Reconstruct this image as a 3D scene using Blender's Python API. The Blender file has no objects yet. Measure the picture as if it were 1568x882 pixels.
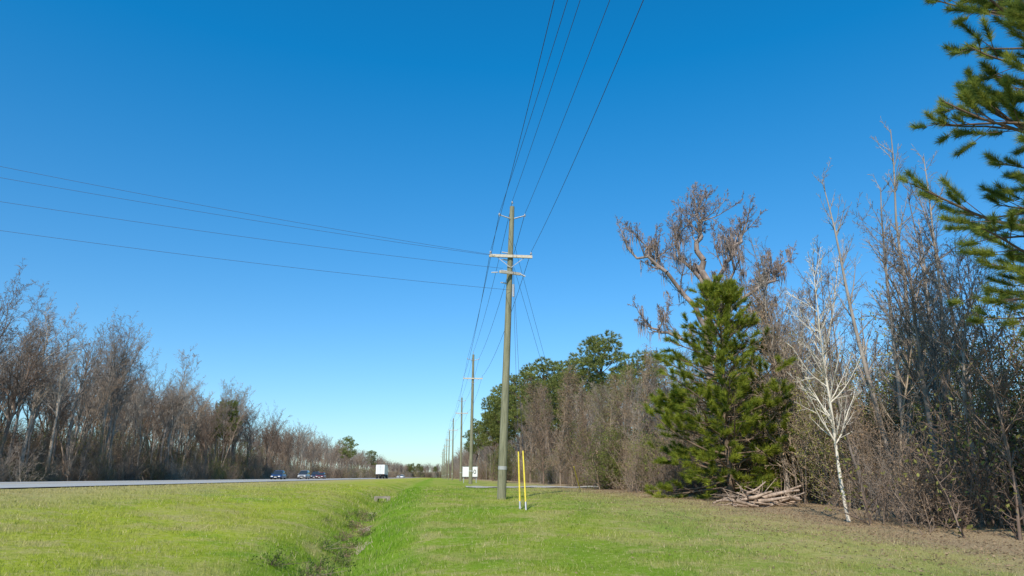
import bpy, math, random
import numpy as np
from mathutils import Vector, Matrix

scene = bpy.context.scene
NX, NY = 0.9940, 0.1094          # across-road axis (to the right)
DX, DY = -0.1094, 0.9940         # along-road axis
def SD(s, d): return (s*NX+d*DX, s*NY+d*DY)
nprng = np.random.default_rng(7)

# ------------------------------------------------------------ terrain
def smooth(t): return t*t*(3-2*t)
def ditch_s(d): return np.interp(d, [0,12,25,45,5000], [-1.3,-1.6,-2.4,-3.0,-3.4])
def gz_sd(s, d):
    s = np.asarray(s, float); d = np.asarray(d, float)
    bs = [np.interp(d+o, [-100,3,12,30,60,110,5000], [0,0,.15,.68,.85,1.0,1.05]) for o in (-3,-1.5,0,1.5,3)]
    b = sum(bs)/5
    sd = ditch_s(d)
    e = sd-0.4
    t = np.clip((e-s)/(e+14.0), 0, 1)
    tt = t*0.6+smooth(t)*0.4
    z = np.where(s > e, b, b*(1-tt)+1.22*tt)
    z = np.where(s < -33, 1.22-0.2*np.clip((-33-s)/3, 0, 1), z)
    z = z-0.60*np.exp(-np.abs((s-sd)/1.0)**1.8)*np.clip(1.3-d/110, 0.4, 1)
    m = np.clip((s+14)/2, 0, 1)+np.clip((-34-s)/2, 0, 1)
    z = z+m*(0.04*np.sin(s*1.1+d*.3)*np.sin(d*.45+1)+0.022*np.sin(s*2.7+1.3)*np.sin(d*1.9))
    return z
def gz(x, y):
    x = np.asarray(x, float); y = np.asarray(y, float)
    return gz_sd(x*NX+y*NY, x*DX+y*DY)

# ------------------------------------------------------------ mesh helpers
def build_mesh(name, parts, mats):
    """parts: (verts Nx3, faces Mxk, mat index, tint per face or None, smooth)"""
    V=[];L=[];LT=[];MI=[];T=[];S=[]; off=0
    for v,f,mi,t,sm in parts:
        if len(f)==0: continue
        V.append(v); L.append((f+off).ravel()); LT.append(np.full(len(f), f.shape[1]))
        MI.append(np.full(len(f), mi)); T.append(np.full(len(f), .5) if t is None else t)
        S.append(np.full(len(f), sm)); off += len(v)
    V=np.concatenate(V); L=np.concatenate(L); LT=np.concatenate(LT)
    me=bpy.data.meshes.new(name)
    me.vertices.add(len(V)); me.vertices.foreach_set('co', V.astype(np.float32).ravel())
    me.loops.add(len(L)); me.loops.foreach_set('vertex_index', L.astype(np.int32))
    me.polygons.add(len(LT))
    ls=np.concatenate([[0], np.cumsum(LT)[:-1]]).astype(np.int32)
    me.polygons.foreach_set('loop_start', ls); me.polygons.foreach_set('loop_total', LT.astype(np.int32))
    me.polygons.foreach_set('material_index', np.concatenate(MI).astype(np.int32))
    me.polygons.foreach_set('use_smooth', np.concatenate(S).astype(bool))
    a=me.attributes.new('tint','FLOAT','FACE'); a.data.foreach_set('value', np.concatenate(T).astype(np.float32))
    me.update(calc_edges=True)
    for m in mats: me.materials.append(m)
    return me
def add_obj(name, me, loc=(0,0,0), rot=0, scale=1, parent=None):
    o=bpy.data.objects.new(name, me); scene.collection.objects.link(o)
    o.location=loc; o.rotation_euler=(0,0,rot) if not isinstance(rot, tuple) else rot
    o.scale=(scale,)*3 if not isinstance(scale, tuple) else scale
    if parent: o.parent=parent
    return o
def empty(name, loc=(0,0,0), rot=0):
    o=bpy.data.objects.new(name,None); scene.collection.objects.link(o)
    o.location=loc; o.rotation_euler=(0,0,rot); return o

def tubes(segs, mi=0, tint=None):
    parts=[]
    if not segs: return parts
    A=np.array([[*s[0],*s[1],s[2],s[3]] for s in segs])
    rad=A[:,6]
    for lo,hi,n in ((0.05,99,8),(0.02,0.05,5),(-1,0.02,3)):
        B=A[(rad>=lo)&(rad<hi)]
        if len(B)==0: continue
        p0=B[:,0:3];p1=B[:,3:6]; d=p1-p0; d/= (np.linalg.norm(d,axis=1,keepdims=True)+1e-9)
        ref=np.where(np.abs(d[:,2:3])>.9, np.array([[1.,0,0]]), np.array([[0,0,1.]]))
        u=np.cross(d,ref); u/=np.linalg.norm(u,axis=1,keepdims=True); w=np.cross(d,u)
        th=np.arange(n)*2*math.pi/n; c=np.cos(th)[None,:,None]; s=np.sin(th)[None,:,None]
        ring=u[:,None,:]*c+w[:,None,:]*s
        v0=p0[:,None,:]+ring*B[:,6][:,None,None]; v1=p1[:,None,:]+ring*B[:,7][:,None,None]
        V=np.concatenate([v0,v1],1).reshape(-1,3)
        base=(np.arange(len(B))*2*n)[:,None]; i=np.arange(n)[None,:]; j=(np.arange(n)+1)%n; j=j[None,:]
        F=np.stack([base+i, base+j, base+n+j, base+n+i],-1).reshape(-1,4)
        parts.append((V,F,mi,None if tint is None else np.full(len(F),tint),True))
    return parts
def rand_unit(n):
    v=nprng.normal(size=(n,3)); return v/np.linalg.norm(v,axis=1,keepdims=True)
def tufts(C, D, n, L, w, spread, mi=1, tvar=.35):
    C=np.asarray(C); D=np.asarray(D); N=len(C)
    if N==0: return []
    c=np.repeat(C,n,0); d=np.repeat(D,n,0)
    dd=d+rand_unit(N*n)*spread; dd/=np.linalg.norm(dd,axis=1,keepdims=True)
    side=np.cross(dd,rand_unit(N*n)); side/=np.linalg.norm(side,axis=1,keepdims=True)
    ln=(L*nprng.uniform(.7,1.1,N*n))[:,None]
    c=c-d*(nprng.uniform(0,.6,N*n)[:,None]*L)
    V=np.stack([c-side*w/2, c+side*w/2, c+dd*ln],1).reshape(-1,3)
    F=np.arange(N*n*3).reshape(-1,3)
    t=np.clip(np.repeat(nprng.normal(.5,tvar*.6,N),n)+nprng.normal(0,.12,N*n),0,1)
    return [(V,F,mi,t,False)]
def leaves(C, R, n, size, mi=1, tv=.25, flat=1.0):
    C=np.asarray(C); N=len(C)
    c=np.repeat(C,n,0)+nprng.normal(size=(N*n,3))*R*np.array([1,1,flat])
    u=rand_unit(N*n); v=np.cross(u,rand_unit(N*n)); v/=np.linalg.norm(v,axis=1,keepdims=True)
    sz=(size*nprng.uniform(.6,1.3,N*n))[:,None]
    V=np.stack([c-u*sz, c+v*sz*.5, c+u*sz, c-v*sz*.5],1).reshape(-1,3)
    F=np.arange(N*n*4).reshape(-1,4)
    t=np.clip(np.repeat(nprng.normal(.5,tv,N),n)+nprng.normal(0,.12,N*n),0,1)
    return [(V,F,mi,t,False)]

# ------------------------------------------------------------ materials
def newmat(name):
    m=bpy.data.materials.new(name); m.use_nodes=True; nt=m.node_tree; nt.nodes.clear()
    return m, nt
def N(nt,typ,**kw):
    n=nt.nodes.new(typ)
    for k,v in kw.items():
        if k in n.bl_rna.properties: setattr(n,k,v)
        else: n.inputs[k.replace('_',' ')].default_value=v
    return n
def math_n(nt,op,a,b=None,clamp=False):
    n=nt.nodes.new('ShaderNodeMath'); n.operation=op; n.use_clamp=clamp
    for i,x in enumerate((a,b)):
        if x is None: continue
        if isinstance(x,(int,float)): n.inputs[i].default_value=x
        else: nt.links.new(x,n.inputs[i])
    return n.outputs[0]
def mixc(nt,f,a,b):
    n=nt.nodes.new('ShaderNodeMix'); n.data_type='RGBA'
    for sock,x in ((n.inputs[0],f),(n.inputs[6],a),(n.inputs[7],b)):
        if isinstance(x,(int,float)): sock.default_value=x
        elif isinstance(x,tuple): sock.default_value=(*x,1)
        else: nt.links.new(x,sock)
    return n.outputs[2]
def noise(nt,vec,scale,detail=4,rough=.6):
    n=N(nt,'ShaderNodeTexNoise'); n.inputs['Scale'].default_value=scale
    n.inputs['Detail'].default_value=detail; n.inputs['Roughness'].default_value=rough
    if vec is not None: nt.links.new(vec,n.inputs['Vector'])
    return n.outputs['Fac']
def ramp(nt,fac,a,b):
    n=N(nt,'ShaderNodeMapRange'); n.clamp=True
    n.inputs[1].default_value=a; n.inputs[2].default_value=b; nt.links.new(fac,n.inputs[0]); return n.outputs[0]
def out(nt,sh): 
    o=N(nt,'ShaderNodeOutputMaterial'); nt.links.new(sh,o.inputs[0])
def simple(name,col,rough=.6,metal=0,var=.15,scale=8,spec=.3):
    m,nt=newmat(name); tc=N(nt,'ShaderNodeTexCoord')
    f=noise(nt,tc.outputs['Object'],scale)
    c=mixc(nt,ramp(nt,f,.3,.7),tuple(x*(1-var) for x in col),tuple(min(1,x*(1+var)) for x in col))
    b=N(nt,'ShaderNodeBsdfPrincipled'); nt.links.new(c,b.inputs['Base Color'])
    b.inputs['Roughness'].default_value=rough; b.inputs['Metallic'].default_value=metal
    b.inputs['Specular IOR Level'].default_value=spec
    out(nt,b.outputs[0]); return m
def bark(name,dark,light,scale=3):
    m,nt=newmat(name); tc=N(nt,'ShaderNodeTexCoord'); oi=N(nt,'ShaderNodeObjectInfo')
    mp=N(nt,'ShaderNodeMapping'); mp.inputs['Scale'].default_value=(1,1,.35); nt.links.new(tc.outputs['Object'],mp.inputs[0])
    f=noise(nt,mp.outputs[0],scale,5,.7)
    c=mixc(nt,ramp(nt,f,.3,.7),dark,light)
    k=math_n(nt,'MULTIPLY_ADD',oi.outputs['Random'],.7); k.node.inputs[2].default_value=.6
    hs=N(nt,'ShaderNodeHueSaturation'); nt.links.new(c,hs.inputs['Color']); nt.links.new(k,hs.inputs['Value'])
    hue=math_n(nt,'MULTIPLY_ADD',oi.outputs['Random'],.02); hue.node.inputs[2].default_value=.492
    nt.links.new(hue,hs.inputs['Hue'])
    b=N(nt,'ShaderNodeBsdfDiffuse'); nt.links.new(hs.outputs[0],b.inputs[0]); out(nt,b.outputs[0]); return m
def leafmat(name,dark,light,trans=.3,mid=None):
    m,nt=newmat(name); at=N(nt,'ShaderNodeAttribute',attribute_name='tint'); oi=N(nt,'ShaderNodeObjectInfo')
    c=mixc(nt,at.outputs['Fac'],dark,light)
    k=math_n(nt,'MULTIPLY_ADD',oi.outputs['Random'],.4); k.node.inputs[2].default_value=.8
    hs=N(nt,'ShaderNodeHueSaturation'); nt.links.new(c,hs.inputs['Color']); nt.links.new(k,hs.inputs['Value'])
    d=N(nt,'ShaderNodeBsdfDiffuse'); t=N(nt,'ShaderNodeBsdfTranslucent')
    nt.links.new(hs.outputs[0],d.inputs[0]); nt.links.new(hs.outputs[0],t.inputs[0])
    mx=N(nt,'ShaderNodeMixShader'); mx.inputs[0].default_value=trans
    nt.links.new(d.outputs[0],mx.inputs[1]); nt.links.new(t.outputs[0],mx.inputs[2]); out(nt,mx.outputs[0]); return m

M_bark=bark('bark_grey',(.18,.143,.118),(.44,.37,.31))
M_brown=bark('bark_brown',(.17,.12,.09),(.40,.30,.225))
M_pale=bark('bark_pale',(.36,.31,.26),(.66,.59,.51))
M_mossbark=bark('bark_mossy_oak',(.16,.12,.10),(.44,.355,.315))
M_pinebark=bark('bark_pine',(.12,.085,.06),(.30,.22,.16))
M_needle=leafmat('pine_needles',(.10,.15,.025),(.43,.46,.06),.4)
M_needle_near=leafmat('pine_needles_near',(.11,.18,.045),(.46,.50,.095),.45)
M_needle_far=leafmat('pine_needles_far',(.12,.15,.045),(.35,.37,.11),.35)
M_shrub=leafmat('evergreen_leaves',(.09,.12,.03),(.30,.33,.08))
M_olive=leafmat('olive_leaves',(.16,.16,.05),(.42,.40,.12))
M_dry=leafmat('dry_leaves',(.20,.135,.085),(.46,.32,.20))
M_moss=leafmat('spanish_moss',(.22,.17,.145),(.44,.345,.295),.25)

def grass_color(nt):
    tc=N(nt,'ShaderNodeTexCoord'); P=tc.outputs['Object']
    dt=N(nt,'ShaderNodeVectorMath',operation='DOT_PRODUCT'); nt.links.new(P,dt.inputs[0]); dt.inputs[1].default_value=(NX,NY,0)
    s=dt.outputs['Value']
    big=noise(nt,P,.16,3,.6); med=noise(nt,P,.8,5,.7); fine=noise(nt,P,7,4,.7); fine2=noise(nt,P,35,3,.7); m2=noise(nt,P,.35,5,.7)
    c=mixc(nt,ramp(nt,big,.40,.60),(.19,.29,.03),(.30,.36,.045))
    left=ramp(nt,math_n(nt,'MULTIPLY',s,-1),2.5,5)
    c=mixc(nt,math_n(nt,'MULTIPLY',left,.7),c,(.42,.44,.05))
    c=mixc(nt,math_n(nt,'MULTIPLY',ramp(nt,m2,.46,.36),.65),c,(.16,.31,.02))
    c=mixc(nt,math_n(nt,'MULTIPLY',ramp(nt,m2,.50,.59),.65),c,(.43,.38,.13))
    c=mixc(nt,math_n(nt,'MULTIPLY',ramp(nt,med,.53,.61),.65),c,(.45,.38,.16))
    c=mixc(nt,math_n(nt,'MULTIPLY',ramp(nt,fine,.53,.66),.5),c,(.50,.42,.20))
    c=mixc(nt,math_n(nt,'MULTIPLY',ramp(nt,fine,.47,.32),.6),c,(.12,.19,.02))
    wb=math_n(nt,'ABSOLUTE',math_n(nt,'ADD',s,1.4)); wn=math_n(nt,'MULTIPLY_ADD',med,3.0); nt.links.new(wb,wn.node.inputs[2])
    c=mixc(nt,math_n(nt,'MULTIPLY',ramp(nt,wn,3.1,1.8),.7),c,(.16,.30,.02))
    sn=math_n(nt,'MULTIPLY_ADD',m2,9.0); nt.links.new(s,sn.node.inputs[2])
    st=ramp(nt,sn,-4.0,-7.5)
    c=mixc(nt,math_n(nt,'MULTIPLY',st,.75),c,(.47,.38,.18))
    sn2=math_n(nt,'MULTIPLY_ADD',med,5.0); nt.links.new(s,sn2.node.inputs[2])
    sn3=math_n(nt,'MULTIPLY_ADD',fine,3.0); nt.links.new(sn2,sn3.node.inputs[2])
    lit=ramp(nt,sn3,12.8,15.4)
    lc=mixc(nt,ramp(nt,fine2,.35,.65),(.22,.15,.09),(.50,.37,.23))
    mid=ramp(nt,sn3,7.5,13.0)
    c=mixc(nt,math_n(nt,'MULTIPLY',mid,.6),c,(.42,.34,.16))
    c=mixc(nt,lit,c,lc)
    lf=ramp(nt,s,-34,-36); c=mixc(nt,lf,c,lc)
    return c,fine2,lit
m,nt=newmat('grass_ground'); c,f2,lit=grass_color(nt)
c=mixc(nt,math_n(nt,'MULTIPLY',ramp(nt,f2,.55,.3),.45),c,(.12,.13,.03))
b=N(nt,'ShaderNodeBsdfDiffuse'); nt.links.new(c,b.inputs[0])
bp=N(nt,'ShaderNodeBump'); bp.inputs['Strength'].default_value=.6; bp.inputs['Distance'].default_value=.06
nt.links.new(f2,bp.inputs['Height']); nt.links.new(bp.outputs[0],b.inputs['Normal']); out(nt,b.outputs[0]); M_ground=m
m,nt=newmat('grass_blades'); c,f2,lit=grass_color(nt)
at=N(nt,'ShaderNodeAttribute',attribute_name='tint')
c=mixc(nt,ramp(nt,at.outputs['Fac'],.91,.92),c,(.48,.40,.21))
hs=N(nt,'ShaderNodeHueSaturation'); nt.links.new(c,hs.inputs['Color'])
k=math_n(nt,'MULTIPLY_ADD',at.outputs['Fac'],.6); k.node.inputs[2].default_value=.8; nt.links.new(k,hs.inputs['Value'])
d=N(nt,'ShaderNodeBsdfDiffuse'); t=N(nt,'ShaderNodeBsdfTranslucent'); nt.links.new(hs.outputs[0],d.inputs[0]); nt.links.new(hs.outputs[0],t.inputs[0])
mx=N(nt,'ShaderNodeMixShader'); mx.inputs[0].default_value=.4; nt.links.new(d.outputs[0],mx.inputs[1]); nt.links.new(t.outputs[0],mx.inputs[2]); out(nt,mx.outputs[0]); M_blade=m

# ------------------------------------------------------------ ground
def axis(fine_lo,fine_hi,step,lo,hi,g=1.12):
    a=list(np.arange(fine_lo,fine_hi,step)); x=fine_hi; st=step
    while x<hi: a.append(x); st*=g; x+=st
    a.append(hi); x=fine_lo; st=step; pre=[]
    while x>lo:
        st*=g; x-=st; pre.append(max(x,lo))
    return np.array(pre[::-1]+a)
sa=axis(-16,16,.22,-2500,2500); da=axis(4,50,.35,-300,6000)
S,D=np.meshgrid(sa,da); Z=gz_sd(S,D)
V=np.stack([S*NX+D*DX, S*NY+D*DY, Z],-1).reshape(-1,3)
ns,nd=len(sa),len(da); I=np.arange(ns*nd).reshape(nd,ns)
F=np.stack([I[:-1,:-1],I[:-1,1:],I[1:,1:],I[1:,:-1]],-1).reshape(-1,4)
add_obj('ground',build_mesh('ground',[(V,F,0,None,True)],[M_ground]))

# ------------------------------------------------------------ grass blades
def grass():
    xs=[];ys=[];hs=[];ws=[]
    for y0,y1,dens,h,w in ((6,14,440,.048,.010),(14,24,220,.052,.014),(24,40,80,.06,.022),(40,60,25,.065,.035)):
        xl=-.85*y1-1; xr=min(.85*y1+1,13); n=int((y1-y0)*(xr-xl)*dens)
        x=nprng.uniform(xl,xr,n); y=nprng.uniform(y0,y1,n)
        s=x*NX+y*NY; d=x*DX+y*DY
        k=(s>-13.6)&(s<12.5)&(np.abs(x)<.85*y+1)&~((np.abs(d-56)<2.6)&(s>3))
        thin=nprng.uniform(0,1,n)>np.clip((s-7)/6,0,.85)
        k&=thin; x=x[k];y=y[k]
        xs.append(x);ys.append(y)
        dt=np.abs(x*NX+y*NY-ditch_s(y)); tall=1+1.6*np.exp(-(dt/.9)**2)
        clump=1+.6*np.sin(x*2.1+np.sin(y*1.3)*2)*np.sin(y*1.7+x*.6)
        hs.append(h*nprng.uniform(.5,1.6,len(x))*tall*clump); ws.append(np.full(len(x),w))
    x=np.concatenate(xs);y=np.concatenate(ys);h=np.concatenate(hs);w=np.concatenate(ws);n=len(x)
    z=gz(x,y)-.005; a=nprng.uniform(0,2*math.pi,n); lx=nprng.normal(0,.45,n)*h; ly=nprng.normal(0,.45,n)*h
    p=np.stack([x,y,z],1); sd=np.stack([np.cos(a),np.sin(a),0*a],1)*w[:,None]/2
    V=np.stack([p-sd,p+sd,p+np.stack([lx,ly,h],1)],1).reshape(-1,3)
    t=nprng.uniform(0,1,n)
    return build_mesh('grass',[(V,np.arange(n*3).reshape(-1,3),0,t,False)],[M_blade])
add_obj('grass',grass())
n=30000; s=nprng.normal(12.0,3.0,n); d=nprng.uniform(8,60,n); x=s*NX+d*DX; y=s*NY+d*DY
p=np.stack([x,y,gz(x,y)+.025],1); u=rand_unit(n)*np.array([1,1,.35]); v=np.cross(u,rand_unit(n)); v/=np.linalg.norm(v,axis=1,keepdims=True); v[:,2]*=.4
sz=nprng.uniform(.02,.05,n)[:,None]
V=np.stack([p-u*sz,p+v*sz*.6,p+u*sz,p-v*sz*.6],1).reshape(-1,3)
add_obj('leaf_litter',build_mesh('leaf_litter',[(V,np.arange(n*4).reshape(-1,4),0,nprng.uniform(0,1,n),False)],[M_dry]))

# ------------------------------------------------------------ road
def strip(s0,s1,d0,d1,z,nd=60):
    dd=np.linspace(d0,d1,nd+1); P=[]
    for q in dd:
        for s in (s0,s1): P.append((*SD(s,q),z))
    P=np.array(P); i=np.arange(nd)*2
    return (P,np.stack([i,i+1,i+3,i+2],-1),0,None,False)
m,nt=newmat('asphalt_road'); tc=N(nt,'ShaderNodeTexCoord')
f=noise(nt,tc.outputs['Object'],.4,4); g=noise(nt,tc.outputs['Object'],30,3)
c=mixc(nt,f,(.34,.335,.32),(.48,.47,.44)); c=mixc(nt,math_n(nt,'MULTIPLY',g,.25),c,(.2,.2,.2))
b=N(nt,'ShaderNodeBsdfPrincipled'); b.inputs['Roughness'].default_value=.95; b.inputs['Specular IOR Level'].default_value=.1; nt.links.new(c,b.inputs['Base Color']); out(nt,b.outputs[0]); M_road=m
M_white=simple('road_paint_white',(.75,.75,.72),.6); M_yel=simple('road_paint_yellow',(.7,.48,.06),.6)
RZ=1.262
road=add_obj('road',build_mesh('road',[strip(-32.5,-14.0,-300,1100,RZ,200)],[M_road]))
parts=[strip(-15.1,-14.95,-300,1090,RZ+.006,80),strip(-31.55,-31.4,-300,1090,RZ+.006,80)]
for s in (-18.6,-27.9):
    for k in range(60): parts.append(strip(s-.07,s+.07,-40+k*12,-37+k*12,RZ+.006,1))
add_obj('road_markings',build_mesh('lm',parts,[M_white]),parent=road)
add_obj('road_centre_lines',build_mesh('cl',[strip(s,s+.12,-300,1090,RZ+.006,80) for s in (-22.1,-21.8,-24.7,-24.4)],[M_yel]),parent=road)
M_grav=simple('pale_gravel',(.42,.38,.32),.9,0,.3,6)
ss=np.linspace(2.5,22,50); dd=np.linspace(53.5,58.5,8); S2,D2=np.meshgrid(ss,dd)
V=np.stack([S2*NX+D2*DX,S2*NY+D2*DY,gz_sd(S2,D2)+.05],-1).reshape(-1,3); I=np.arange(400).reshape(8,50)
add_obj('driveway',build_mesh('driveway',[(V,np.stack([I[:-1,:-1],I[:-1,1:],I[1:,1:],I[1:,:-1]],-1).reshape(-1,4),0,None,True)],[M_grav]))

# ------------------------------------------------------------ box helper
def boxpart(cx,cy,cz,sx,sy,sz,mi=0,rotz=0,taper=1.0,tilt=0):
    v=np.array([(x,y,z) for z in (-.5,.5) for x,y in ((-.5,-.5),(.5,-.5),(.5,.5),(-.5,.5))],float)
    v[4:,:2]*=taper; v*=np.array([sx,sy,sz])
    if tilt:
        c,s=math.cos(tilt),math.sin(tilt); v=np.stack([v[:,0]*c-v[:,2]*s, v[:,1], v[:,0]*s+v[:,2]*c],1)
    if rotz:
        c,s=math.cos(rotz),math.sin(rotz); v=np.stack([v[:,0]*c-v[:,1]*s, v[:,0]*s+v[:,1]*c, v[:,2]],1)
    v+=np.array([cx,cy,cz])
    f=np.array([(0,3,2,1),(4,5,6,7),(0,1,5,4),(1,2,6,5),(2,3,7,6),(3,0,4,7)])
    return (v,f,mi,None,False)
def cylpart(p0,p1,r0,r1,mi=0,n=16,cap=True):
    p0=np.array(p0,float);p1=np.array(p1,float); d=p1-p0; d/=np.linalg.norm(d)
    ref=np.array([1.,0,0]) if abs(d[2])>.9 else np.array([0,0,1.])
    u=np.cross(d,ref);u/=np.linalg.norm(u);w=np.cross(d,u); th=np.arange(n)*2*math.pi/n
    ring=u[None]*np.cos(th)[:,None]+w[None]*np.sin(th)[:,None]
    V=np.concatenate([p0+ring*r0,p1+ring*r1]); i=np.arange(n); j=(i+1)%n
    out_=[(V,np.stack([i,j,n+j,n+i],-1),mi,None,True)]
    if cap: out_+=[(p1+ring*r1,np.arange(n)[None,:],mi,None,False),(p0+ring*r0,np.arange(n)[None,::-1],mi,None,False)]
    return out_

# ------------------------------------------------------------ utility poles
m,nt=newmat('weathered_pole_wood'); tc=N(nt,'ShaderNodeTexCoord'); mp=N(nt,'ShaderNodeMapping'); mp.inputs['Scale'].default_value=(9,9,.5)
nt.links.new(tc.outputs['Object'],mp.inputs[0]); f=noise(nt,mp.outputs[0],2.5,6,.7)
c=mixc(nt,ramp(nt,f,.35,.65),(.12,.12,.07),(.29,.275,.175))
b=N(nt,'ShaderNodeBsdfPrincipled'); b.inputs['Roughness'].default_value=.9; nt.links.new(c,b.inputs['Base Color'])
bp=N(nt,'ShaderNodeBump'); bp.inputs['Strength'].default_value=.5; bp.inputs['Distance'].default_value=.02; nt.links.new(f,bp.inputs['Height']); nt.links.new(bp.outputs[0],b.inputs['Normal']); out(nt,b.outputs[0]); M_pole=m
M_arm=simple('crossarm_wood',(.55,.48,.38),.85,0,.2,12)
M_metal=simple('galvanised_metal',(.42,.42,.42),.45,.6,.1)
M_ins=simple('porcelain_insulator',(.50,.50,.52),.25,0,.1)
M_dark=simple('dark_rubber',(.03,.03,.03),.7)
M_wire=simple('wire_aluminium',(.06,.06,.08),.6,.2)
M_yguard=simple('yellow_plastic',(.72,.56,.05),.5,0,.15)
M_wrap=simple('pole_band',(.36,.36,.34),.6,0,.1)
ARM=1.03
def attach(h):
    return [(-.62,0,h-.42),(0,0,h+.28),(.62,0,h-.42),(-ARM+.06,0,h-2.38),(ARM-.06,0,h-2.38)]
def utility_pole(loc,h=13.7,lean=0.0,rot=0.0,lateral=False):
    e=empty('utility_pole',loc,rot); k=lean/h
    X=lambda z: k*z
    p=[]
    hs=np.linspace(-.3,h,9)
    for a,b_ in zip(hs[:-1],hs[1:]):
        ra=.2-.085*max(a,0)/h; rb=.2-.085*b_/h
        p+=cylpart((X(a),0,a),(X(b_),0,b_),ra,rb,0,18,cap=b_==hs[-1])
    p+=cylpart((X(1.25),0,1.25),(X(1.40),0,1.40),.200,.199,1,18,False)
    add_obj('pole_shaft',build_mesh('shaft',p,[M_pole,M_wrap]),parent=e)
    q=[]
    z=h-2.6
    q.append(boxpart(X(z),-.19,z,2*ARM,.10,.13,0))
    q+= [boxpart(X(z)+sx*.36,-.17,z-.28,.03,.015,.86,1,0,1,sx*-.9) for sx in (-1,1)]
    z2=h-.58
    q+= cylpart((X(z2)-.65,-.13,z2+.1),(X(z2)-.1,-.13,z2-.08),.028,.035,1,8)+cylpart((X(z2)+.65,-.13,z2+.1),(X(z2)+.1,-.13,z2-.08),.028,.035,1,8)
    q+= cylpart((X(h),0,h-.25),(X(h),0,h+.05),.03,.025,1,8)
    def ins(x,y,zz):
        o=[]
        o+=cylpart((x,y,zz-.16),(x,y,zz-.06),.015,.015,1,6)
        for i,r in enumerate((.06,.05,.038)): o+=cylpart((x,y,zz-.08+i*.035),(x,y,zz-.05+i*.035),r,r*.6,2,10)
        return o
    for (x,y,zz) in attach(h): q+=ins(X(zz)+x,-.19 if zz<h-2 else (-.13 if zz<h else 0),zz)
    if lateral:
        z3=h-3.45
        q.append(boxpart(X(z3),-.26,z3,1.35,.10,.12,0,math.radians(38),1,.12))
        q+=cylpart((X(z3)-.62,-.70,z3-.12),(X(z3)-.9,-.5,z3-.08),.03,.03,2,8)+cylpart((X(z3)+.5,.02,z3+.05),(X(z3)+.75,.05,z3-.06),.04,.04,2,8)
        q+=cylpart((X(z3)+.17,-.05,z3-1.1),(X(z3)+.17,-.05,z3-.5),.05,.05,2,10)
        for zz in (h-2.4,h-2.75,h-3.3,h-3.9): q+=cylpart((X(zz)-.12,-.02,zz),(X(zz)-.42,-.15,zz),.035,.03,2,8)
    add_obj('crossarms_and_insulators',build_mesh('arms',q,[M_arm,M_metal,M_ins]),parent=e)
    return e
def pz(x,y): return float(gz(x,y))
pole_xy=[(4.0,-11.0,0),(-.46,31,.47),(-4.25,72.6,.1),(-8.3,114.6,-.05)]
for i in range(6):
    x,y=SD(4.0,157+i*42); pole_xy.append((x,y,.05*((i%3)-1)))
info=[]
for i,(x,y,ln) in enumerate(pole_xy):
    z=pz(x,y); h=13.65 if i==1 else 13.4
    utility_pole((x,y,z),h,ln,math.radians(6.3),i==1)
    info.append((x,y,z,h,ln))
def att_world(i):
    x,y,z,h,ln=info[i]; r=math.radians(6.3); res=[]
    for a,b_,c_ in attach(h):
        a+=ln*c_/h; b_=-.13
        res.append(np.array((x+a*math.cos(r)-b_*math.sin(r), y+a*math.sin(r)+b_*math.cos(r), z+c_+.03)))
    return res
def wire(p0,p1,sag,r=.012,n=24):
    p0=np.array(p0);p1=np.array(p1); t=np.linspace(0,1,n+1)[:,None]
    P=p0*(1-t)+p1*t; P[:,2]-= (4*sag*t*(1-t))[:,0]
    return [(P[i],P[i+1],r,r) for i in range(n)]
segs=[]
for i in range(len(info)-1):
    A=att_world(i);B=att_world(i+1)
    if i==0:
        for k,dx in enumerate((1.1,.75,.45,0,-.45)): A[k][0]+=dx
    for k in range(5):
        segs+=wire(A[k],B[k],.55+.08*k,.0095 if i<1 else .013)
add_obj('power_line',build_mesh('power_line',tubes(segs),[M_wire]))
fx,fy=-46.0,12.0; fz=pz(fx,fy)
utility_pole((fx,fy,fz),14.7,0,math.radians(115))
segs=[]
for z0,dx,z1,dy in ((11.75,-.75,15.9,.5),(11.7,-.6,14.6,-.4),(11.1,-.4,13.3,0),(10.05,-.1,12.1,0)):
    segs+=wire((dx-.02,30.8,z0),(fx+1.0,fy+dy,z1),.75,.0075,40)
add_obj('crossing_power_line',build_mesh('cpl',tubes(segs),[M_wire]))
segs=[]
guys=[((.05,30.9,11.0),(.28,24.6)),((.03,30.9,12.0),(.48,24.4)),((.1,31,12.4),(4.25,44.0)),((.1,31,11.2),(4.1,43.6))]
for top,(gx,gy) in guys: segs+=wire(top,(gx,gy,pz(gx,gy)),.0,.008,4)
add_obj('guy_wires',build_mesh('guy',tubes(segs),[M_wire]))
for top,(gx,gy) in (guys[0],guys[1],guys[2]):
    g=np.array((gx,gy,pz(gx,gy)-.05)); tp=np.array(top); d=(tp-g)/np.linalg.norm(tp-g)
    p=cylpart(g,g+d*2.35,.03,.027,0,12)+cylpart(g,g+d*.35,.04,.035,1,10)
    add_obj('guy_wire_guard',build_mesh('guard',p,[M_yguard,M_metal]))

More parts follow.
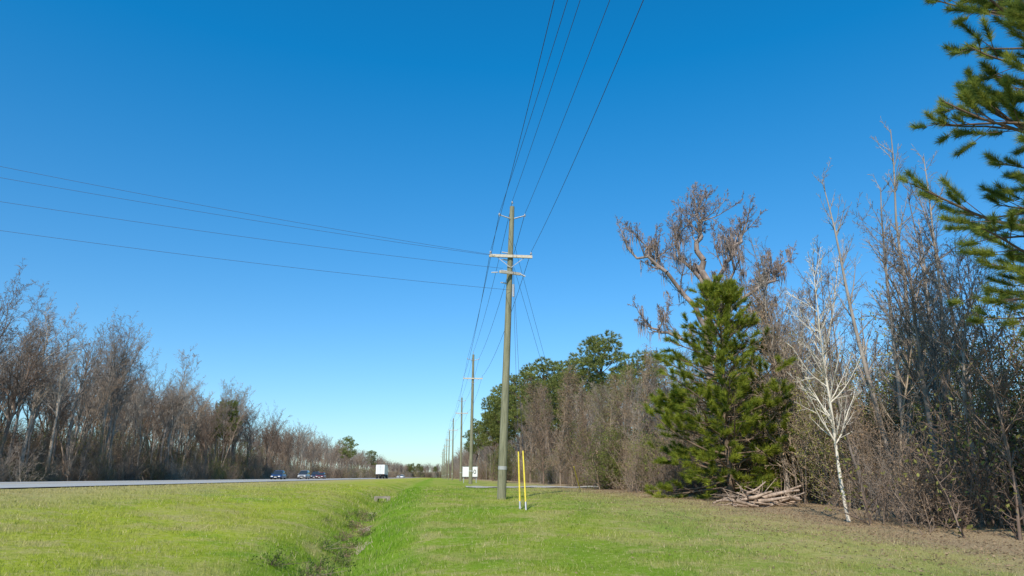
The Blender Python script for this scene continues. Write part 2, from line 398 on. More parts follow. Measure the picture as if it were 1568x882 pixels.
# ------------------------------------------------------------ tree growth
def perp(d,rng):
    v=Vector((rng.gauss(0,1),rng.gauss(0,1),rng.gauss(0,1))); v-=d*v.dot(d)
    return v.normalized() if v.length>1e-6 else Vector((1,0,0))
def grow(segs,tips,p,d,L,r,lev,c,rng):
    n=c['nseg'][lev]; mx=len(c['nseg'])-1
    for i in range(n):
        t0=i/n;t1=(i+1)/n
        tp=c['taper'][lev] if 'taper' in c else .75
        r0=max(r*(1-t0*tp),c['rmin']); r1=max(r*(1-t1*tp),c['rmin']*.8)
        w=c['wob'][lev]
        d=(d+Vector((rng.gauss(0,w),rng.gauss(0,w),rng.gauss(0,w)))+Vector((0,0,c['up'][lev]))).normalized()
        q=p+d*(L/n); segs.append((tuple(p),tuple(q),r0,r1))
        if lev<mx and t1>c['start'][lev]:
            k=c['kids'][lev]/(n*(1-c['start'][lev])); k=int(k)+(rng.random()<k-int(k))
            for _ in range(k):
                f=rng.random(); o=p.lerp(q,f); t=t0+f/n
                a=math.radians(rng.uniform(*c['ang'][lev])); cd=(d*math.cos(a)+perp(d,rng)*math.sin(a)).normalized()
                fall=c.get('fall',.6) if lev==0 else .55
                cl=L*c['ratio'][lev]*(1-fall*t)*rng.uniform(.55,1.2)
                grow(segs,tips,o,cd,cl,min(r0*.6,.010+cl*.013),lev+1,c,rng)
        p=q
    tips.append((tuple(p),tuple(d),lev))
CF=dict(nseg=[12,6,4,3,1],wob=[.05,.11,.13,.16,.18],up=[.03,.10,.09,.06,.02],start=[.35,.2,.15,.1],kids=[20,7,5,3],
        ang=[(25,50),(25,50),(25,55),(25,60)],ratio=[.32,.42,.45,.5],rmin=.008,taper=[.85,.75,.7,.6,.5])
def cfg(**k):
    c=dict(CF); c.update(k); return c
def bare_tree_mesh(seed,H,r,mat,c,leafm=None,nleaf=0,fork=1):
    rng=random.Random(seed); segs=[];tips=[]
    for k in range(fork):
        d=Vector((rng.gauss(0,.04+.08*(fork>1)),rng.gauss(0,.04+.08*(fork>1)),1)).normalized()
        grow(segs,tips,Vector((rng.gauss(0,.15)*(fork>1),rng.gauss(0,.15)*(fork>1),-.2)),d,H*(1-.12*k),r*(1-.15*k),0,c,rng)
    parts=tubes(segs); mats=[mat]
    if leafm and nleaf:
        ps=[t[0] for t in tips if t[2]>=2]; rng.shuffle(ps)
        parts+=leaves(ps[:nleaf],.16,7,.035); mats.append(leafm)
    return build_mesh('bare_tree_mesh',parts,mats)
trees=[]
tm=(M_bark,M_brown,M_bark,M_bark,M_brown,M_pale,M_bark,M_brown,M_bark)
for i in range(9):
    rng=random.Random(200+i)
    c=cfg(nseg=[10,7,5,3,1],kids=[rng.choice((12,15,17)),8,6,3.5],ang=[(20,rng.choice((42,52,60))),(25,55),(25,60),(25,60)],start=[rng.choice((.42,.5,.56)),.25,.15,.1],
          ratio=[rng.choice((.42,.50,.56)),.40,.45,.5],wob=[.05,.12,.14,.17,.18],up=[.03,.07,.06,.04,0],fall=.35,rmin=.0078)
    trees.append(bare_tree_mesh(i+1,12.3,rng.uniform(.13,.21),tm[i],c,M_dry if i in (4,) else None,300,1+(i%4==1)))
saplings=[]
for i in range(4):
    c=cfg(nseg=[9,5,4,2],wob=[.05,.10,.13,.16],kids=[26,7,5],start=[.2,.15,.1],ang=[(22,50),(25,50),(25,60)],ratio=[.32,.45,.5],up=[.03,.08,.05,0])
    saplings.append(bare_tree_mesh(40+i,9,.055,(M_brown,M_bark,M_bark,M_brown)[i],c,(M_dry,None,None,M_olive)[i],500))
def thicket_mesh(seed,mat,leafm=None,nleaf=0,Hh=3.6,ls=.04,green=0):
    rng=random.Random(seed); segs=[];tips=[]
    c=cfg(nseg=[6,4,2],wob=[.12,.18,.22],up=[.04,.05,0],start=[.1,.05],kids=[10,4],ang=[(25,60),(25,70)],ratio=[.42,.5],rmin=.007,taper=[.7,.6,.5])
    for k in range(42):
        p=Vector((rng.gauss(0,1.1),rng.gauss(0,1.1),-.1)); d=Vector((rng.gauss(0,.25),rng.gauss(0,.25),1)).normalized()
        grow(segs,tips,p,d,Hh*rng.uniform(.45,1.25),rng.uniform(.012,.03),0,c,rng)
    parts=tubes(segs); mats=[mat]
    if leafm: 
        ps=[t[0] for t in tips]; rng.shuffle(ps); parts+=leaves(ps[:nleaf],.12,7,ls); mats.append(leafm)
    return build_mesh('thicket_mesh',parts,mats)
thick=[thicket_mesh(1,M_brown),thicket_mesh(2,M_bark),thicket_mesh(3,M_brown,M_dry,600),thicket_mesh(4,M_brown,M_olive,450),thicket_mesh(5,M_brown,M_shrub,1200),thicket_mesh(6,M_brown,M_dry,300)]

def shrub_mesh(seed,H,W,leafm,n=1500,nl=9,ls=.05):
    rng=random.Random(seed); segs=[];tips=[]
    c=cfg(nseg=[7,4,3],wob=[.08,.15,.2],up=[.04,.05,0],start=[.1,.1],kids=[16,6],ang=[(30,65),(30,70)],ratio=[W/H*.9,.5],rmin=.01)
    for k in range(6): grow(segs,tips,Vector((rng.gauss(0,.3),rng.gauss(0,.3),0)),Vector((rng.gauss(0,.25),rng.gauss(0,.25),1)).normalized(),H*rng.uniform(.6,1),.05,0,c,rng)
    ps=[t[0] for t in tips]; rng.shuffle(ps)
    return build_mesh('shrub',tubes(segs)+leaves(ps[:n],.13,nl,ls),[M_brown,leafm])
shrubs=[shrub_mesh(1,4.5,3,M_shrub),shrub_mesh(2,6.5,3,M_olive,700,6),shrub_mesh(3,3.2,3,M_shrub,1200)]

# ------------------------------------------------------------ pines
def pine_mesh(seed,H,h0,prof,nb,needle,mat,r=.16,sub=.4,elev=(5,35),tstep=.3,n=24,w=.02,inner=.35,lean=0,spread=.85,var=(.65,1.2),tv=.35,upb=.45):
    rng=random.Random(seed); segs=[];C=[];Dn=[]
    pts=[]; x=y=0
    for i in range(15):
        z=H*i/14; pts.append(Vector((x+lean*z,y,z))); x+=rng.gauss(0,.04);y+=rng.gauss(0,.04)
    for i in range(14): segs.append((tuple(pts[i]),tuple(pts[i+1]),r*(1-i/14*.85),r*(1-(i+1)/14*.85)))
    def tp(z):
        f=min(max(z/H*14,0),13.999); i=int(f); return pts[i].lerp(pts[i+1],f-i)
    for b_ in range(nb):
        t=(b_+rng.random())/nb; z=h0+(H-h0)*t
        L=prof(t)*rng.uniform(*var)
        az=b_*2.4+rng.gauss(0,.4); el=math.radians(elev[0]+(elev[1]-elev[0])*t+rng.gauss(0,8))
        d=Vector((math.cos(az)*math.cos(el),math.sin(az)*math.cos(el),math.sin(el))); p=tp(z)
        ns_=max(3,int(L/.45)); br=.012+.012*L
        for i in range(ns_):
            f=i/ns_; d=(d+Vector((rng.gauss(0,.1),rng.gauss(0,.1),.06+rng.gauss(0,.06)))).normalized()
            q=p+d*(L/ns_); segs.append((tuple(p),tuple(q),br*(1-.7*f),br*(1-.7*(f+1/ns_))))
            if f>=inner-.01 or rng.random()<.15:
                for sgn in (-1,1):
                    if rng.random()<.12: continue
                    side=Vector((-d.y,d.x,0)).normalized()*sgn
                    sd=(d*.7+side*rng.uniform(.4,1)+Vector((0,0,rng.uniform(-.35,.7)))).normalized()
                    sl=min(sub*(L*(1-f)*.5+.35)*rng.uniform(.7,1.3),1.4); o=p.lerp(q,rng.random())
                    e=o+sd*sl; mid=o.lerp(e,.5)+Vector((0,0,-.04*sl))
                    segs.append((tuple(o),tuple(mid),.012,.01)); segs.append((tuple(mid),tuple(e),.01,.007))
                    k=max(1,int(sl/tstep))
                    for j in range(k+1):
                        C.append(tuple(mid.lerp(e,(j+.5)/(k+1)) if j else e)); Dn.append(tuple((sd+Vector((0,0,upb))).normalized()))
            p=q
        C.append(tuple(p)); Dn.append(tuple(d))
    C.append(tuple(pts[-1])); Dn.append((0,0,1))
    return build_mesh('pine_mesh',tubes(segs)+tufts(C,Dn,n,needle,w,spread,1,tv),[M_pinebark,mat])
def put(name,me,x,y,rot=0,sc=1,dz=0,parent=None): return add_obj(name,me,(x,y,pz(x,y)-.05+dz),rot,sc,parent)

yp=pine_mesh(11,9.5,.5,lambda t:3.5*(1-t)**.62*(.6+.4*min(1,t*4+.2))+.3,136,.27,M_needle,.15,.95,(-5,50),.17,30,.022,.3,0,.85,(.4,1.25),.5)
put('pine_tree',yp,9.6,31,0.4,(1.1,1.1,1.0))
def round_pine(seed):
    rng=random.Random(seed); segs=[];C=[];Dn=[]; H=18
    pts=[Vector((rng.gauss(0,.12)*i*.3,rng.gauss(0,.12)*i*.3,H*.9*i/10)) for i in range(11)]
    for i in range(10): segs.append((tuple(pts[i]),tuple(pts[i+1]),.22*(1-i*.075),.22*(1-(i+1)*.075)))
    for k in range(30):
        t=(k+.5)/30; zc=9.5+8.0*t; rr=3.1*math.sin(math.pi*(.16+.74*t))**.6
        a=k*2.4+rng.gauss(0,.3); f=rng.uniform(.45,1.05); cx=Vector((math.cos(a)*rr*f,math.sin(a)*rr*f,zc+rng.gauss(0,.3)))
        base=pts[min(10,int((zc-1.6*f)/(H*.9)*10))]; segs.append((tuple(base),tuple(base.lerp(cx,.5)+Vector((0,0,-.2))),.06,.045)); segs.append((tuple(base.lerp(cx,.5)+Vector((0,0,-.2))),tuple(cx),.045,.02))
        cr=rng.uniform(.75,1.35)
        for j in range(int(60*cr)):
            v=Vector((rng.gauss(0,1),rng.gauss(0,1),rng.gauss(0,1))).normalized()
            p=cx+Vector((v.x*cr*1.15,v.y*cr*1.15,v.z*cr*.75))*rng.uniform(.5,1.0)
            C.append(tuple(p)); Dn.append(tuple((v+Vector((0,0,.3))).normalized()))
    return build_mesh('pine_mesh',tubes(segs)+tufts(C,Dn,18,.36,.05,.9,1,.45),[M_pinebark,M_needle_far])
cp=[round_pine(20+i) for i in range(3)]
for i,(x,y,h,w) in enumerate(((11.2,86,18.6,1.2),(9.0,88,16,1.2),(5.4,104,18.4,1.2),(1.6,118,18.6,1.2),(-.8,135,18.5,1.3),(-3.2,150,18,1.3),(-12.0,232,17,1.3),(15,76,14.6,1.1),(14.6,84,14.5,1.2),
        (-9.5,200,16.5,1.1),(7.5,112,17,1.3),(3.6,128,17.5,1.3),(-1.5,120,13,1.2),(-3.4,128,12,1.2),(7.6,92,14.5,1.2),(3.5,108,15,1.3))):
    k=h/18; put('pine_tree',cp[i%3],x,y,i*1.7,(k*w,k*w,k))
sx,sy=SD(-38.5,133); put('pine_tree',cp[1],sx,sy,2,(.75,.75,.82))
sx,sy=SD(-34.5,285); put('pine_tree',cp[0],sx,sy,1,(1.1,1.1,.9))
sx,sy=SD(-37,420); put('pine_tree',cp[2],sx,sy,1,(1.1,1.1,.9))
np_=pine_mesh(33,17,4.6,lambda t:4.0*math.sin(math.pi*(.32+.60*t))**.6,170,.22,M_needle_near,.2,1.0,(-12,50),.13,50,.011,.42,0,.95,(.5,1.12),.6,.6)
put('pine_tree',np_,12.9,13.6,2.3)

# ------------------------------------------------------------ moss-hung oak
def moss_oak():
    rng=random.Random(5); segs=[];tips=[]
    c=cfg(nseg=[7,5,4,2],wob=[.10,.13,.16,.18],up=[.08,.07,.05,0],start=[.2,.15,.1],kids=[9,6,4],ang=[(25,58),(25,58),(25,60)],ratio=[.5,.5,.5],rmin=.0085)
    def limb(pts,r0,r1,nk,cl):
        P=[Vector(p) for p in pts]; sub=[]
        for a,b_ in zip(P[:-1],P[1:]):
            for k in range(3): sub.append(a.lerp(b_,k/3)+Vector((rng.gauss(0,.12),rng.gauss(0,.12),rng.gauss(0,.08))))
        sub[0]=P[0]; sub.append(P[-1]); n=len(sub)-1
        for i in range(n):
            ra=r0+(r1-r0)*i/n; rb=r0+(r1-r0)*(i+1)/n; segs.append((tuple(sub[i]),tuple(sub[i+1]),ra,rb))
            if nk and i/n>.15:
                d=(sub[i+1]-sub[i]).normalized()
                for _ in range(nk):
                    a=math.radians(rng.uniform(25,70)); cd=(d*math.cos(a)+perp(d,rng)*math.sin(a)+Vector((0,0,.35))).normalized()
                    grow(segs,tips,sub[i].lerp(sub[i+1],rng.random()),cd,cl*rng.uniform(.5,1.25)*(1-.35*i/n),min(ra*.6,.04),0,c,rng)
        d=(sub[-1]-sub[-2]).normalized(); grow(segs,tips,sub[-1],d,cl*.7,r1,0,c,rng)
    limb([(0,0,-.2),(.1,0,3),(-.15,.1,6.5),(-.1,0,9.5),(-.2,.2,12)],.30,.18,0,1)
    limb([(-.2,.2,12),(-.35,.1,13.6),(-.1,0,14.6),(-.3,0,15.4)],.17,.06,2,2.9)
    limb([(-.15,.1,8.6),(-1.2,-.2,10.5),(-2.9,-.3,12.2),(-4.2,-.3,13.0)],.16,.05,1,2.7)
    limb([(-2.6,-.3,12),(-3.3,0,13.0),(-3.5,0,13.7)],.08,.035,1,2.2)
    limb([(-.1,0,6.2),(-1.3,-.5,7.8),(-2.9,-.6,8.4),(-3.4,-.5,8.7)],.12,.04,1,2.4)
    limb([(-.1,0,9.6),(.9,-.3,12),(1.6,-.4,13.2),(2.2,-.3,14.2)],.16,.05,2,2.6)
    limb([(.6,0,9.0),(2.1,.3,10.5),(3.6,.2,11.4),(4.3,.2,12.3)],.13,.04,2,2.4)
    limb([(-.1,0,10.8),(-1.1,.5,12.8),(-1.4,.3,14.0)],.12,.05,2,2.3)
    limb([(0,0,8),(.6,-1,10),(.8,-2,12.0)],.12,.04,2,2.4)
    limb([(0,.1,7),(1.5,.9,8.6),(3,1.2,9.6)],.12,.04,2,2.4)
    parts=tubes(segs)
    ps=[t[0] for t in tips if t[0][2]<14.0]; rng.shuffle(ps); ps=ps[:420]
    V=[];T=[]
    for p in ps:
        tv=rng.uniform(.2,.9); clump=rng.random()<.4
        for k in range(7 if clump else 2):
            x=p[0]+rng.gauss(0,.06);y=p[1]+rng.gauss(0,.06);z=p[2]+.03; l=rng.uniform(.3,1.0) if clump else rng.uniform(.1,.3); w=rng.uniform(.008,.020); a=rng.uniform(0,3.14)
            cx,cy=math.cos(a)*w,math.sin(a)*w; j=rng.gauss(0,.05)
            V+=[(x-cx,y-cy,z),(x+cx,y+cy,z),(x+cx*1.3+j,y+cy*1.3,z-l*.5),(x-cx*1.3+j,y-cy*1.3,z-l*.5),
                (x-cx*1.3+j,y-cy*1.3,z-l*.5),(x+cx*1.3+j,y+cy*1.3,z-l*.5),(x+cx*.2,y+cy*.2,z-l),(x-cx*.2,y-cy*.2,z-l)]
            T+=[tv,tv]
    V=np.array(V); parts.append((V,np.arange(len(V)).reshape(-1,4),1,np.array(T),False))
    print('oak segs',len(segs))
    return build_mesh('oak',parts,[M_mossbark,M_moss])
put('moss_draped_oak_tree',moss_oak(),10.7,36)

# ------------------------------------------------------------ pale slender trees at right
def slender(seed,H,r,lean=0,kids=26,ang=(22,48),fork=1,ratio=.26,mat=None):
    rng=random.Random(seed); segs=[];tips=[]
    c=cfg(nseg=[12,6,4,3],wob=[.035,.08,.11,.14],up=[.02,.07,.06,0],start=[.3,.15,.1],kids=[kids,6,3.5],ang=[ang,(22,45),(25,50)],ratio=[ratio,.4,.45],rmin=.006)
    for k in range(fork):
        a=k*2.2+seed; f=.13*(fork>1)
        grow(segs,tips,Vector((.12*math.cos(a),.12*math.sin(a),-.2)) if fork>1 else Vector((0,0,-.2)),Vector((lean+f*math.cos(a),f*math.sin(a),1)).normalized(),H*(1-.1*k),r,0,c,rng)
    return build_mesh('slender',tubes(segs),[mat or M_pale])
for (x,y,H_,r,ln,k,fk,rt,mt) in ((9.75,20.8,7.9,.06,-.10,24,1,.30,M_pale),(14.4,26,15.2,.12,-.02,24,3,.20,M_pale),(15.6,25.5,13.6,.10,.02,22,2,.22,M_bark),(12.2,24.5,9.5,.06,-.04,20,2,.28,M_bark),
        (17.5,27,14.2,.10,.04,24,2,.24,M_bark),(13.4,19.5,8.0,.055,.05,20,2,.30,M_bark),(12.5,17.5,7.0,.045,-.06,20,1,.34,M_brown),(14.2,34,12.6,.1,0,26,2,.28,M_pale),(11.6,21.5,7.4,.05,.1,20,1,.34,M_brown),(13.0,30,12.2,.09,-.05,26,2,.26,M_bark)):
    put('bare_tree',slender(int(x*10+y),H_,r,ln,k,(22,50),fk,rt,mt),x,y)

# ------------------------------------------------------------ woods (instanced masses)
rng=random.Random(77)
woodsL=empty('roadside_woods'); woodsR=empty('roadside_woods'); under=empty('undergrowth')
def scatter(parent,s0,s1,d0,d1,area,meshes,smin,smax,name='woods_tree',skip=None,jit=True):
    n=int(abs(s1-s0)*(d1-d0)/area)
    for i in range(n):
        s=rng.uniform(s0,s1); d=rng.uniform(d0,d1); x,y=SD(s,d)
        if skip and skip(s,d,x,y): continue
        k=rng.uniform(smin,smax); add_obj(name,rng.choice(meshes),(x,y,pz(x,y)-.1),rng.uniform(0,6.28),(k*rng.uniform(.85,1.15),k*rng.uniform(.85,1.15),k),parent)
nopale=trees[:5]+trees[6:]
scatter(woodsL,-37,-44,26,90,9,trees+nopale,.92,1.36)
scatter(woodsL,-44,-60,26,90,17,nopale,1.0,1.36)
scatter(woodsL,-37,-44,90,160,9,trees+nopale,.85,1.22)
scatter(woodsL,-44,-60,90,160,17,nopale,.9,1.2)
scatter(woodsL,-37,-56,160,420,26,nopale,.8,1.1)
scatter(woodsL,-37,-52,420,1100,70,nopale,.85,1.15)
scatter(woodsL,-35.8,-38,26,200,5,saplings,.3,.75)
scatter(under,-35.8,-39,26,200,3.6,thick[:3]+[thick[5],thick[1],thick[3],thick[4]],.4,.9,'thicket')
scatter(under,-40,-58,26,200,15,[thick[0],thick[2],thick[4],thick[5]],1.1,1.9,'thicket')
scatter(under,-36,-44,200,1000,34,thick,.9,1.6,'thicket')
def skipR(s,d,x,y):
    if abs(d-56)<3 and s<22: return True
    if (x-9.6)**2+(y-27)**2<7 or (x-9.3)**2+(y-24)**2<3.5: return True
    return (x-9.45)**2+(y-31)**2<5.5
scatter(woodsR,14.5,36,16,75,10,nopale,.50,.76,skip=skipR)
scatter(woodsR,12.8,16,22,75,5,saplings,.5,1.05,skip=skipR)
scatter(woodsR,13,30,75,200,14,nopale,.55,.88)
scatter(woodsR,12,28,200,700,40,nopale,.75,1.05)
scatter(woodsR,10,30,700,1050,150,nopale,1.0,1.3)
scatter(under,12.8,16,18,110,3.4,thick[:4]+[thick[5],thick[1],thick[4]],.45,.95,'thicket',skip=skipR)
scatter(under,16,34,14,110,10,[thick[0],thick[2],thick[3],thick[4],thick[5]],.9,1.5,'thicket',skip=skipR)
scatter(under,12,20,110,700,34,thick,.8,1.5,'thicket')
scatter(woodsL,-60,40,960,1060,75,nopale,1.0,1.35)
scatter(under,-60,40,940,1000,35,thick,1.6,2.4,'thicket')
for k in range(9):
    x,y=SD(rng.uniform(-45,30),rng.uniform(930,990)); put('pine_tree',cp[k%3],x,y,k,rng.uniform(.8,1.05))
for x,y,k in ((4.3,63,1.0),(5.6,65,1.15),(7.2,64,1.1),(3.1,70,1.1),(8.5,61,1.0),(2.0,78,1.15),(9.5,58,.95)):
    put('bare_tree',saplings[0],x,y,x*3,(k*1.25,k*1.25,k))
for x,y,k,m_ in ((6.6,50,.95,0),(7.3,49,.75,2),(8.8,43,.7,0),(13.5,33,1.1,1),(15.5,29,1.15,1),(12.4,27.5,.8,1),(11.7,33,1.0,1),(9.8,52,1.0,0),(-1.2,90,1,0),(14.8,21.5,.85,1),(18,24,1.3,1),(16.8,20,1.1,0),(13.3,40,1.35,0),(19,30,1.5,1),(12.6,36,1.3,1)):
    put('evergreen_shrub',shrubs[m_],x,y,x,k)

# ------------------------------------------------------------ brush pile
rg=random.Random(9); segs=[]; bx,by=9.35,27.0
for i in range(75):
    a=rg.gauss(0,.6)+(math.pi if rg.random()<.5 else 0); l=rg.uniform(.4,1.5); x=bx+rg.gauss(0,.65); y=by+rg.gauss(0,.35); z=pz(x,y)+abs(rg.gauss(.04,.18))
    dz=rg.gauss(.03,.16); r=rg.choice((.012,.015,.02,.03,.05,.075)); 
    p=Vector((x,y,z+.03)); d=Vector((math.cos(a),math.sin(a)*.6,dz)).normalized()
    for k in range(4):
        q=p+d*l/4; q.z=max(q.z,pz(q.x,q.y)+.02); segs.append((tuple(p),tuple(q),r*(1-k*.12),r*(1-(k+1)*.12))); p=q; d=(d+Vector((rg.gauss(0,.15),rg.gauss(0,.15),rg.gauss(0,.08)))).normalized()
for i in range(14):
    x=bx+rg.gauss(0,.5); p=Vector((x,by,pz(x,by)+.2)); q=p+Vector((rg.gauss(0,.5),rg.gauss(0,.2),rg.uniform(.3,.8))); segs.append((tuple(p),tuple(q),.02,.012))
M_log=bark('dead_branches',(.11,.07,.055),(.46,.34,.27),6)
add_obj('brush_pile',build_mesh('brush',tubes(segs),[M_log]))

# ------------------------------------------------------------ ditch weeds
M_weed=leafmat('weed_leaves',(.08,.13,.03),(.24,.30,.07))
rg=random.Random(3)
pl=empty('ditch_weeds')
wm=[]
for k in range(3):
    C=[(rg.gauss(0,.22),rg.gauss(0,.22),abs(rg.gauss(.08,.08))) for _ in range(34)]
    segs=[((c_[0]*.3,c_[1]*.3,0),c_,.006,.004) for c_ in C]
    wm.append(build_mesh('weed',tubes(segs)+leaves(C,.05,9,.03),[M_brown,(M_weed,M_weed,M_dry)[k]]))
for i in range(40):
    d=rg.uniform(12,30); s=float(ditch_s(d))+rg.gauss(-.2,.35)
    x,y=SD(s,d); add_obj('weed',rg.choice(wm),(x,y,pz(x,y)),rg.uniform(0,6),rg.uniform(.3,.85),pl)
for (x,y,k) in ((-3.8,13.3,.9),(-3.5,13.8,1.0),(-4.3,13.0,.8),(-4.5,17.2,.8),(-4.0,16.4,.8),(-3.9,14.6,.8)):
    add_obj('weed',wm[0],(x,y,pz(x,y)),x,k,pl)
M_soil=simple('dry_soil',(.40,.31,.20),.95,0,.35,9)
parts=[]
for (d,ds,l,wd) in ((19.5,.2,1.8,.2),(24,.15,2.0,.22),(31,.1,3.0,.25)):
    k=26; th=np.arange(k)*2*math.pi/k; rr=1+.3*np.sin(th*3+d)+.2*np.sin(th*7+1)+.1*np.sin(th*11)
    ds_=d+np.sin(th)*l/2*rr; s_=ditch_s(ds_)+ds+np.cos(th)*wd*rr
    V=np.concatenate([np.stack([s_*NX+ds_*DX,s_*NY+ds_*DY,gz_sd(s_,ds_)+.012],1)])
    dc=d; sc_=float(ditch_s(d))+ds
    rings=[V]
    for f in (.66,.33):
        s2=sc_*(1-f)+s_*f; d2=dc*(1-f)+ds_*f; rings.append(np.stack([s2*NX+d2*DX,s2*NY+d2*DY,gz_sd(s2,d2)+.025],1))
    cpt=np.array([[sc_*NX+dc*DX,sc_*NY+dc*DY,float(gz_sd(sc_,dc))+.03]])
    i=np.arange(k); j=(i+1)%k
    VV=np.concatenate(rings+[cpt])
    parts.append((VV,np.concatenate([np.stack([i,j,j+k,i+k],-1),np.stack([i+k,j+k,j+2*k,i+2*k],-1)]),0,None,True))
    parts.append((VV,np.stack([i+2*k,j+2*k,np.full(k,3*k)],-1),0,None,True))
add_obj('bare_soil_patches',build_mesh('soil',parts,[M_soil]))
x,y=SD(float(ditch_s(41)),41); z=pz(x,y)
M_conc=simple('concrete',(.26,.22,.18),.95,0,.35,5)
p=[boxpart(0,0,.10,.9,.14,.12),boxpart(-.36,0,-.12,.2,.14,.32),boxpart(.36,0,-.12,.2,.14,.32)]+cylpart((0,-.05,-.1),(0,.8,-.1),.25,.25,1,16,False)
add_obj('culvert_headwall',build_mesh('culvert',p,[M_conc,M_dark]),(x,y,z+.22),math.radians(6))

# ------------------------------------------------------------ sign
sx,sy=-5.35,90; sz=pz(sx,sy); sg=empty('roadside_sign',(sx,sy,sz),math.radians(3))
M_sw=simple('sign_white',(.78,.78,.75),.5,0,.05); M_sb=simple('sign_black',(.02,.02,.02),.5)
p=[boxpart(0,0,1.35,2.0,.06,1.35,0),boxpart(-.8,.06,1.0,.1,.05,2.1,1),boxpart(.8,.06,1.0,.1,.05,2.1,1)]
for zz in (.70,2.0): p.append(boxpart(0,-.045,zz,1.96,.02,.05,2))
for xx in (-.97,.97): p.append(boxpart(xx,-.045,1.35,.04,.02,1.24,2))
add_obj('sign_panel',build_mesh('sign',p,[M_sw,M_metal,M_sb]),parent=sg)
tcu=bpy.data.curves.new('sign_text','FONT'); tcu.body='50'; tcu.size=.75; tcu.align_x='CENTER'; tcu.extrude=.006; tcu.materials.append(M_sb)
to=bpy.data.objects.new('sign_text',tcu); scene.collection.objects.link(to); to.parent=sg; to.location=(.42,-.045,1.08); to.rotation_euler=(math.pi/2,0,0)

# ------------------------------------------------------------ vehicles
def paint(name,col):
    m=simple(name,col,.3,0,.03,2,.5); return m
M_glass=simple('window_glass',(.03,.04,.05),.08,0,.05,2,.8)
M_tyre=simple('tyre',(.025,.025,.025),.8); M_hub=simple('hub',(.45,.45,.47),.35,.7,.05)
M_light=simple('headlight',(.75,.75,.72),.2,0,.03); M_red=simple('tail_light',(.45,.02,.02),.3)
def loft(secs,mi):
    V=[];F=[]
    for x,wb,wt,zb,zt in secs: V+=[(x,-wb,zb),(x,-wb*1.02,zb+(zt-zb)*.5),(x,-wt,zt-.02),(x,-wt*.8,zt),(x,wt*.8,zt),(x,wt,zt-.02),(x,wb*1.02,zb+(zt-zb)*.5),(x,wb,zb)]
    n=8
    for i in range(len(secs)-1):
        for j in range(n): F.append((i*n+j,i*n+(j+1)%n,(i+1)*n+(j+1)%n,(i+1)*n+j))
    p=[(np.array(V,float),np.array(F),mi,None,False)]
    for k in (0,len(secs)-1): p.append((np.array(V[k*n:(k+1)*n],float),np.arange(n)[None,:],mi,None,False))
    return p
def wheels(xs,w,r=.33,t=.22):
    p=[]
    for x in xs:
        for sg_ in (-1,1):
            y=sg_*w; p+=cylpart((x,y-t/2,r),(x,y+t/2,r),r,r,2,20); p+=cylpart((x,y+sg_*(t/2-.01),r),(x,y+sg_*(t/2+.015),r),r*.6,r*.5,3,12)
    return p
def car(loc,heading,mat,suv=False):
    e=empty('suv' if suv else 'car',loc,heading); h=1.7 if suv else 1.45; bl=.95 if suv else .82
    L=2.3
    p=loft([(-L,.72,.68,.42,bl-.12),(-L+.1,.86,.80,.28,bl),(-1.2,.9,.84,.24,bl+.03),(.9,.9,.84,.24,bl),(1.8,.88,.78,.26,bl-.12),(L-.08,.82,.70,.3,bl-.2),(L,.7,.62,.38,bl-.3)],0)
    cab=[(-2.15 if suv else -1.75,.80,.74,bl-.02,bl+.03),(-1.9 if suv else -1.1,.80,.66,bl-.02,h-.04),(-.5,.8,.66,bl-.02,h),(.25,.8,.65,bl-.02,h-.03),(1.1,.80,.74,bl-.04,bl+.02)]
    p+=loft(cab,1)
    p.append(boxpart(-.75 if suv else -.42,0,h-.005,2.1 if suv else 1.35,1.22,.05,0,0,.94))
    for sg_ in (-1,1):
        p.append(boxpart(-.45,sg_*.745,(bl+h)/2,.08,.04,h-bl-.05,0,0,1)); 
        p.append(boxpart(.75,sg_*.98,bl+.08,.16,.16,.12,0))
        p.append(boxpart(L-.05,sg_*.58,bl-.33,.14,.34,.14,4)); p.append(boxpart(-L+.02,sg_*.62,bl-.22,.1,.28,.16,5))
    p.append(boxpart(L+.0,0,.5,.06,.8,.16,6)); p.append(boxpart(L+.005,0,.36,.05,.42,.11,4))
    p+=wheels((-1.38,1.42),.80)
    add_obj('body',build_mesh('car',p,[mat,M_glass,M_tyre,M_hub,M_light,M_red,M_dark]),parent=e)
    return e
hd_away=math.atan2(DY,DX); hd_to=hd_away+math.pi
P_blue=paint('paint_blue',(.02,.06,.18)); P_grey=paint('paint_silver',(.25,.26,.28)); P_dark=paint('paint_dark_blue',(.03,.04,.09)); P_red=paint('paint_red',(.20,.03,.03)); P_wh=paint('paint_white',(.78,.78,.78))
for s,d,mt,hd,sv in ((-26.3,124,P_blue,hd_to,0),(-26.4,148,P_grey,hd_to,1),(-29.6,182,P_dark,hd_to,1),(-26.4,170,P_red,hd_to,0),(-17,380,P_wh,hd_away,1),(-20,470,P_grey,hd_away,0),(-26,520,P_wh,hd_to,1),(-29.5,440,P_dark,hd_to,0)):
    x,y=SD(s,d); car((x,y,RZ+.005),hd,mt,bool(sv))
x,y=SD(-16.3,225); e=empty('semi_trailer_truck',(x,y,RZ+.005),hd_away)
p=[boxpart(0,0,2.62,14.5,2.6,2.8,0),boxpart(-7.28,0,2.62,.05,2.5,2.66,7),boxpart(-7.32,0,2.62,.03,.05,2.6,6),boxpart(0,0,1.12,14,1.1,.18,6)]
for yy in (-.75,-.35,.35,.75): p+=cylpart((-7.34,yy,1.4),(-7.34,yy,3.85),.025,.025,3,8)
p+=[boxpart(-7.3,0,.62,.12,2.3,.12,6),boxpart(-7.25,-.7,.9,.08,.08,.5,6),boxpart(-7.25,.7,.9,.08,.08,.5,6),boxpart(-7.33,0,1.24,.06,2.4,.1,6)]
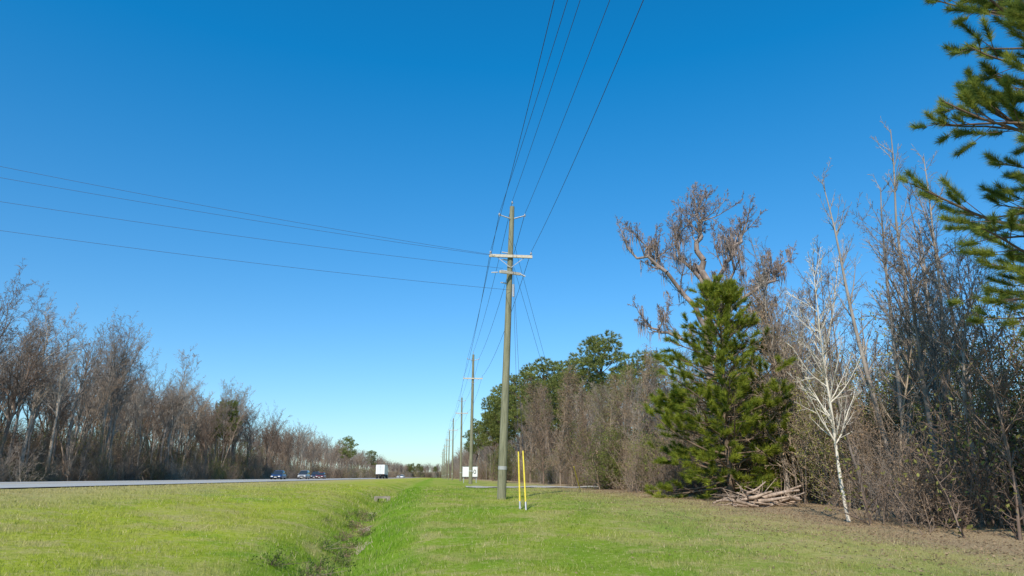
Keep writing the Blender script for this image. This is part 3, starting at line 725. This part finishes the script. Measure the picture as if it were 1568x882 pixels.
for yy in (-1.05,-.9,.9,1.05): p.append(boxpart(-7.37,yy,1.24,.03,.12,.07,5))
for yy in (-.95,.95): p.append(boxpart(-6.9,yy,.55,.03,.6,.7,6))
p+=wheels((-6.2,-4.9,6.2,7.4,10.6),1.0,.5,.5)
p+=[boxpart(9.7,0,2.1,2.6,2.4,2.4,0,0,.93),boxpart(11.4,0,1.5,1.7,1.9,1.3,0,0,.9),boxpart(9.6,0,3.55,2.0,2.1,.8,0,0,.75),boxpart(10.95,0,2.75,.12,2.0,.8,1),boxpart(8,0,.95,6.5,1.0,.25,6),boxpart(12.3,0,.7,.2,2.3,.4,3)]
for sg_ in (-1,1): p+=cylpart((8.3,sg_*1.05,1.2),(8.3,sg_*1.05,4.0),.09,.09,3,10)
add_obj('body',build_mesh('truck',p,[P_wh,M_glass,M_tyre,M_hub,M_light,M_red,M_dark,M_sw]),parent=e)

# ------------------------------------------------------------ sky, sun, camera
ELEV=math.radians(42); AZ=math.radians(194)
w=bpy.data.worlds.new('World'); scene.world=w; w.use_nodes=True; nt=w.node_tree; nt.nodes.clear()
sky=N(nt,'ShaderNodeTexSky'); sky.sky_type='NISHITA'; sky.sun_disc=False; sky.sun_elevation=ELEV; sky.sun_rotation=AZ
sky.air_density=1.0; sky.dust_density=.3; sky.ozone_density=1.3; sky.altitude=0
tc=N(nt,'ShaderNodeTexCoord'); sx_=N(nt,'ShaderNodeSeparateXYZ'); nt.links.new(tc.outputs['Generated'],sx_.inputs[0])
tcol=mixc(nt,ramp(nt,sx_.outputs[2],0.0,.55),(.60,.76,.92),(.04,.88,1.32))
tint=N(nt,'ShaderNodeMix'); tint.data_type='RGBA'; tint.blend_type='MULTIPLY'; tint.inputs[0].default_value=1
nt.links.new(tcol,tint.inputs[7]); nt.links.new(sky.outputs[0],tint.inputs[6])
bg=N(nt,'ShaderNodeBackground'); bg.inputs[1].default_value=.15; nt.links.new(tint.outputs[2],bg.inputs[0])
wo=N(nt,'ShaderNodeOutputWorld'); nt.links.new(bg.outputs[0],wo.inputs[0])
sl=bpy.data.lights.new('sun','SUN'); sl.energy=5.0; sl.angle=math.radians(.5); sl.color=(1,.92,.80)
so=bpy.data.objects.new('sun',sl); scene.collection.objects.link(so)
sv=Vector((math.sin(AZ)*math.cos(ELEV),math.cos(AZ)*math.cos(ELEV),math.sin(ELEV)))
so.rotation_euler=sv.to_track_quat('Z','Y').to_euler(); so.location=(0,0,50)
cam=bpy.data.cameras.new('camera'); cam.lens=24; cam.sensor_width=36; cam.clip_end=20000
co=bpy.data.objects.new('camera',cam); scene.collection.objects.link(co); co.location=(0,0,1.6); co.rotation_euler=(math.radians(90+15.5),0,0)
scene.camera=co
scene.view_settings.view_transform='Standard'; scene.view_settings.look='None'; scene.view_settings.exposure=0
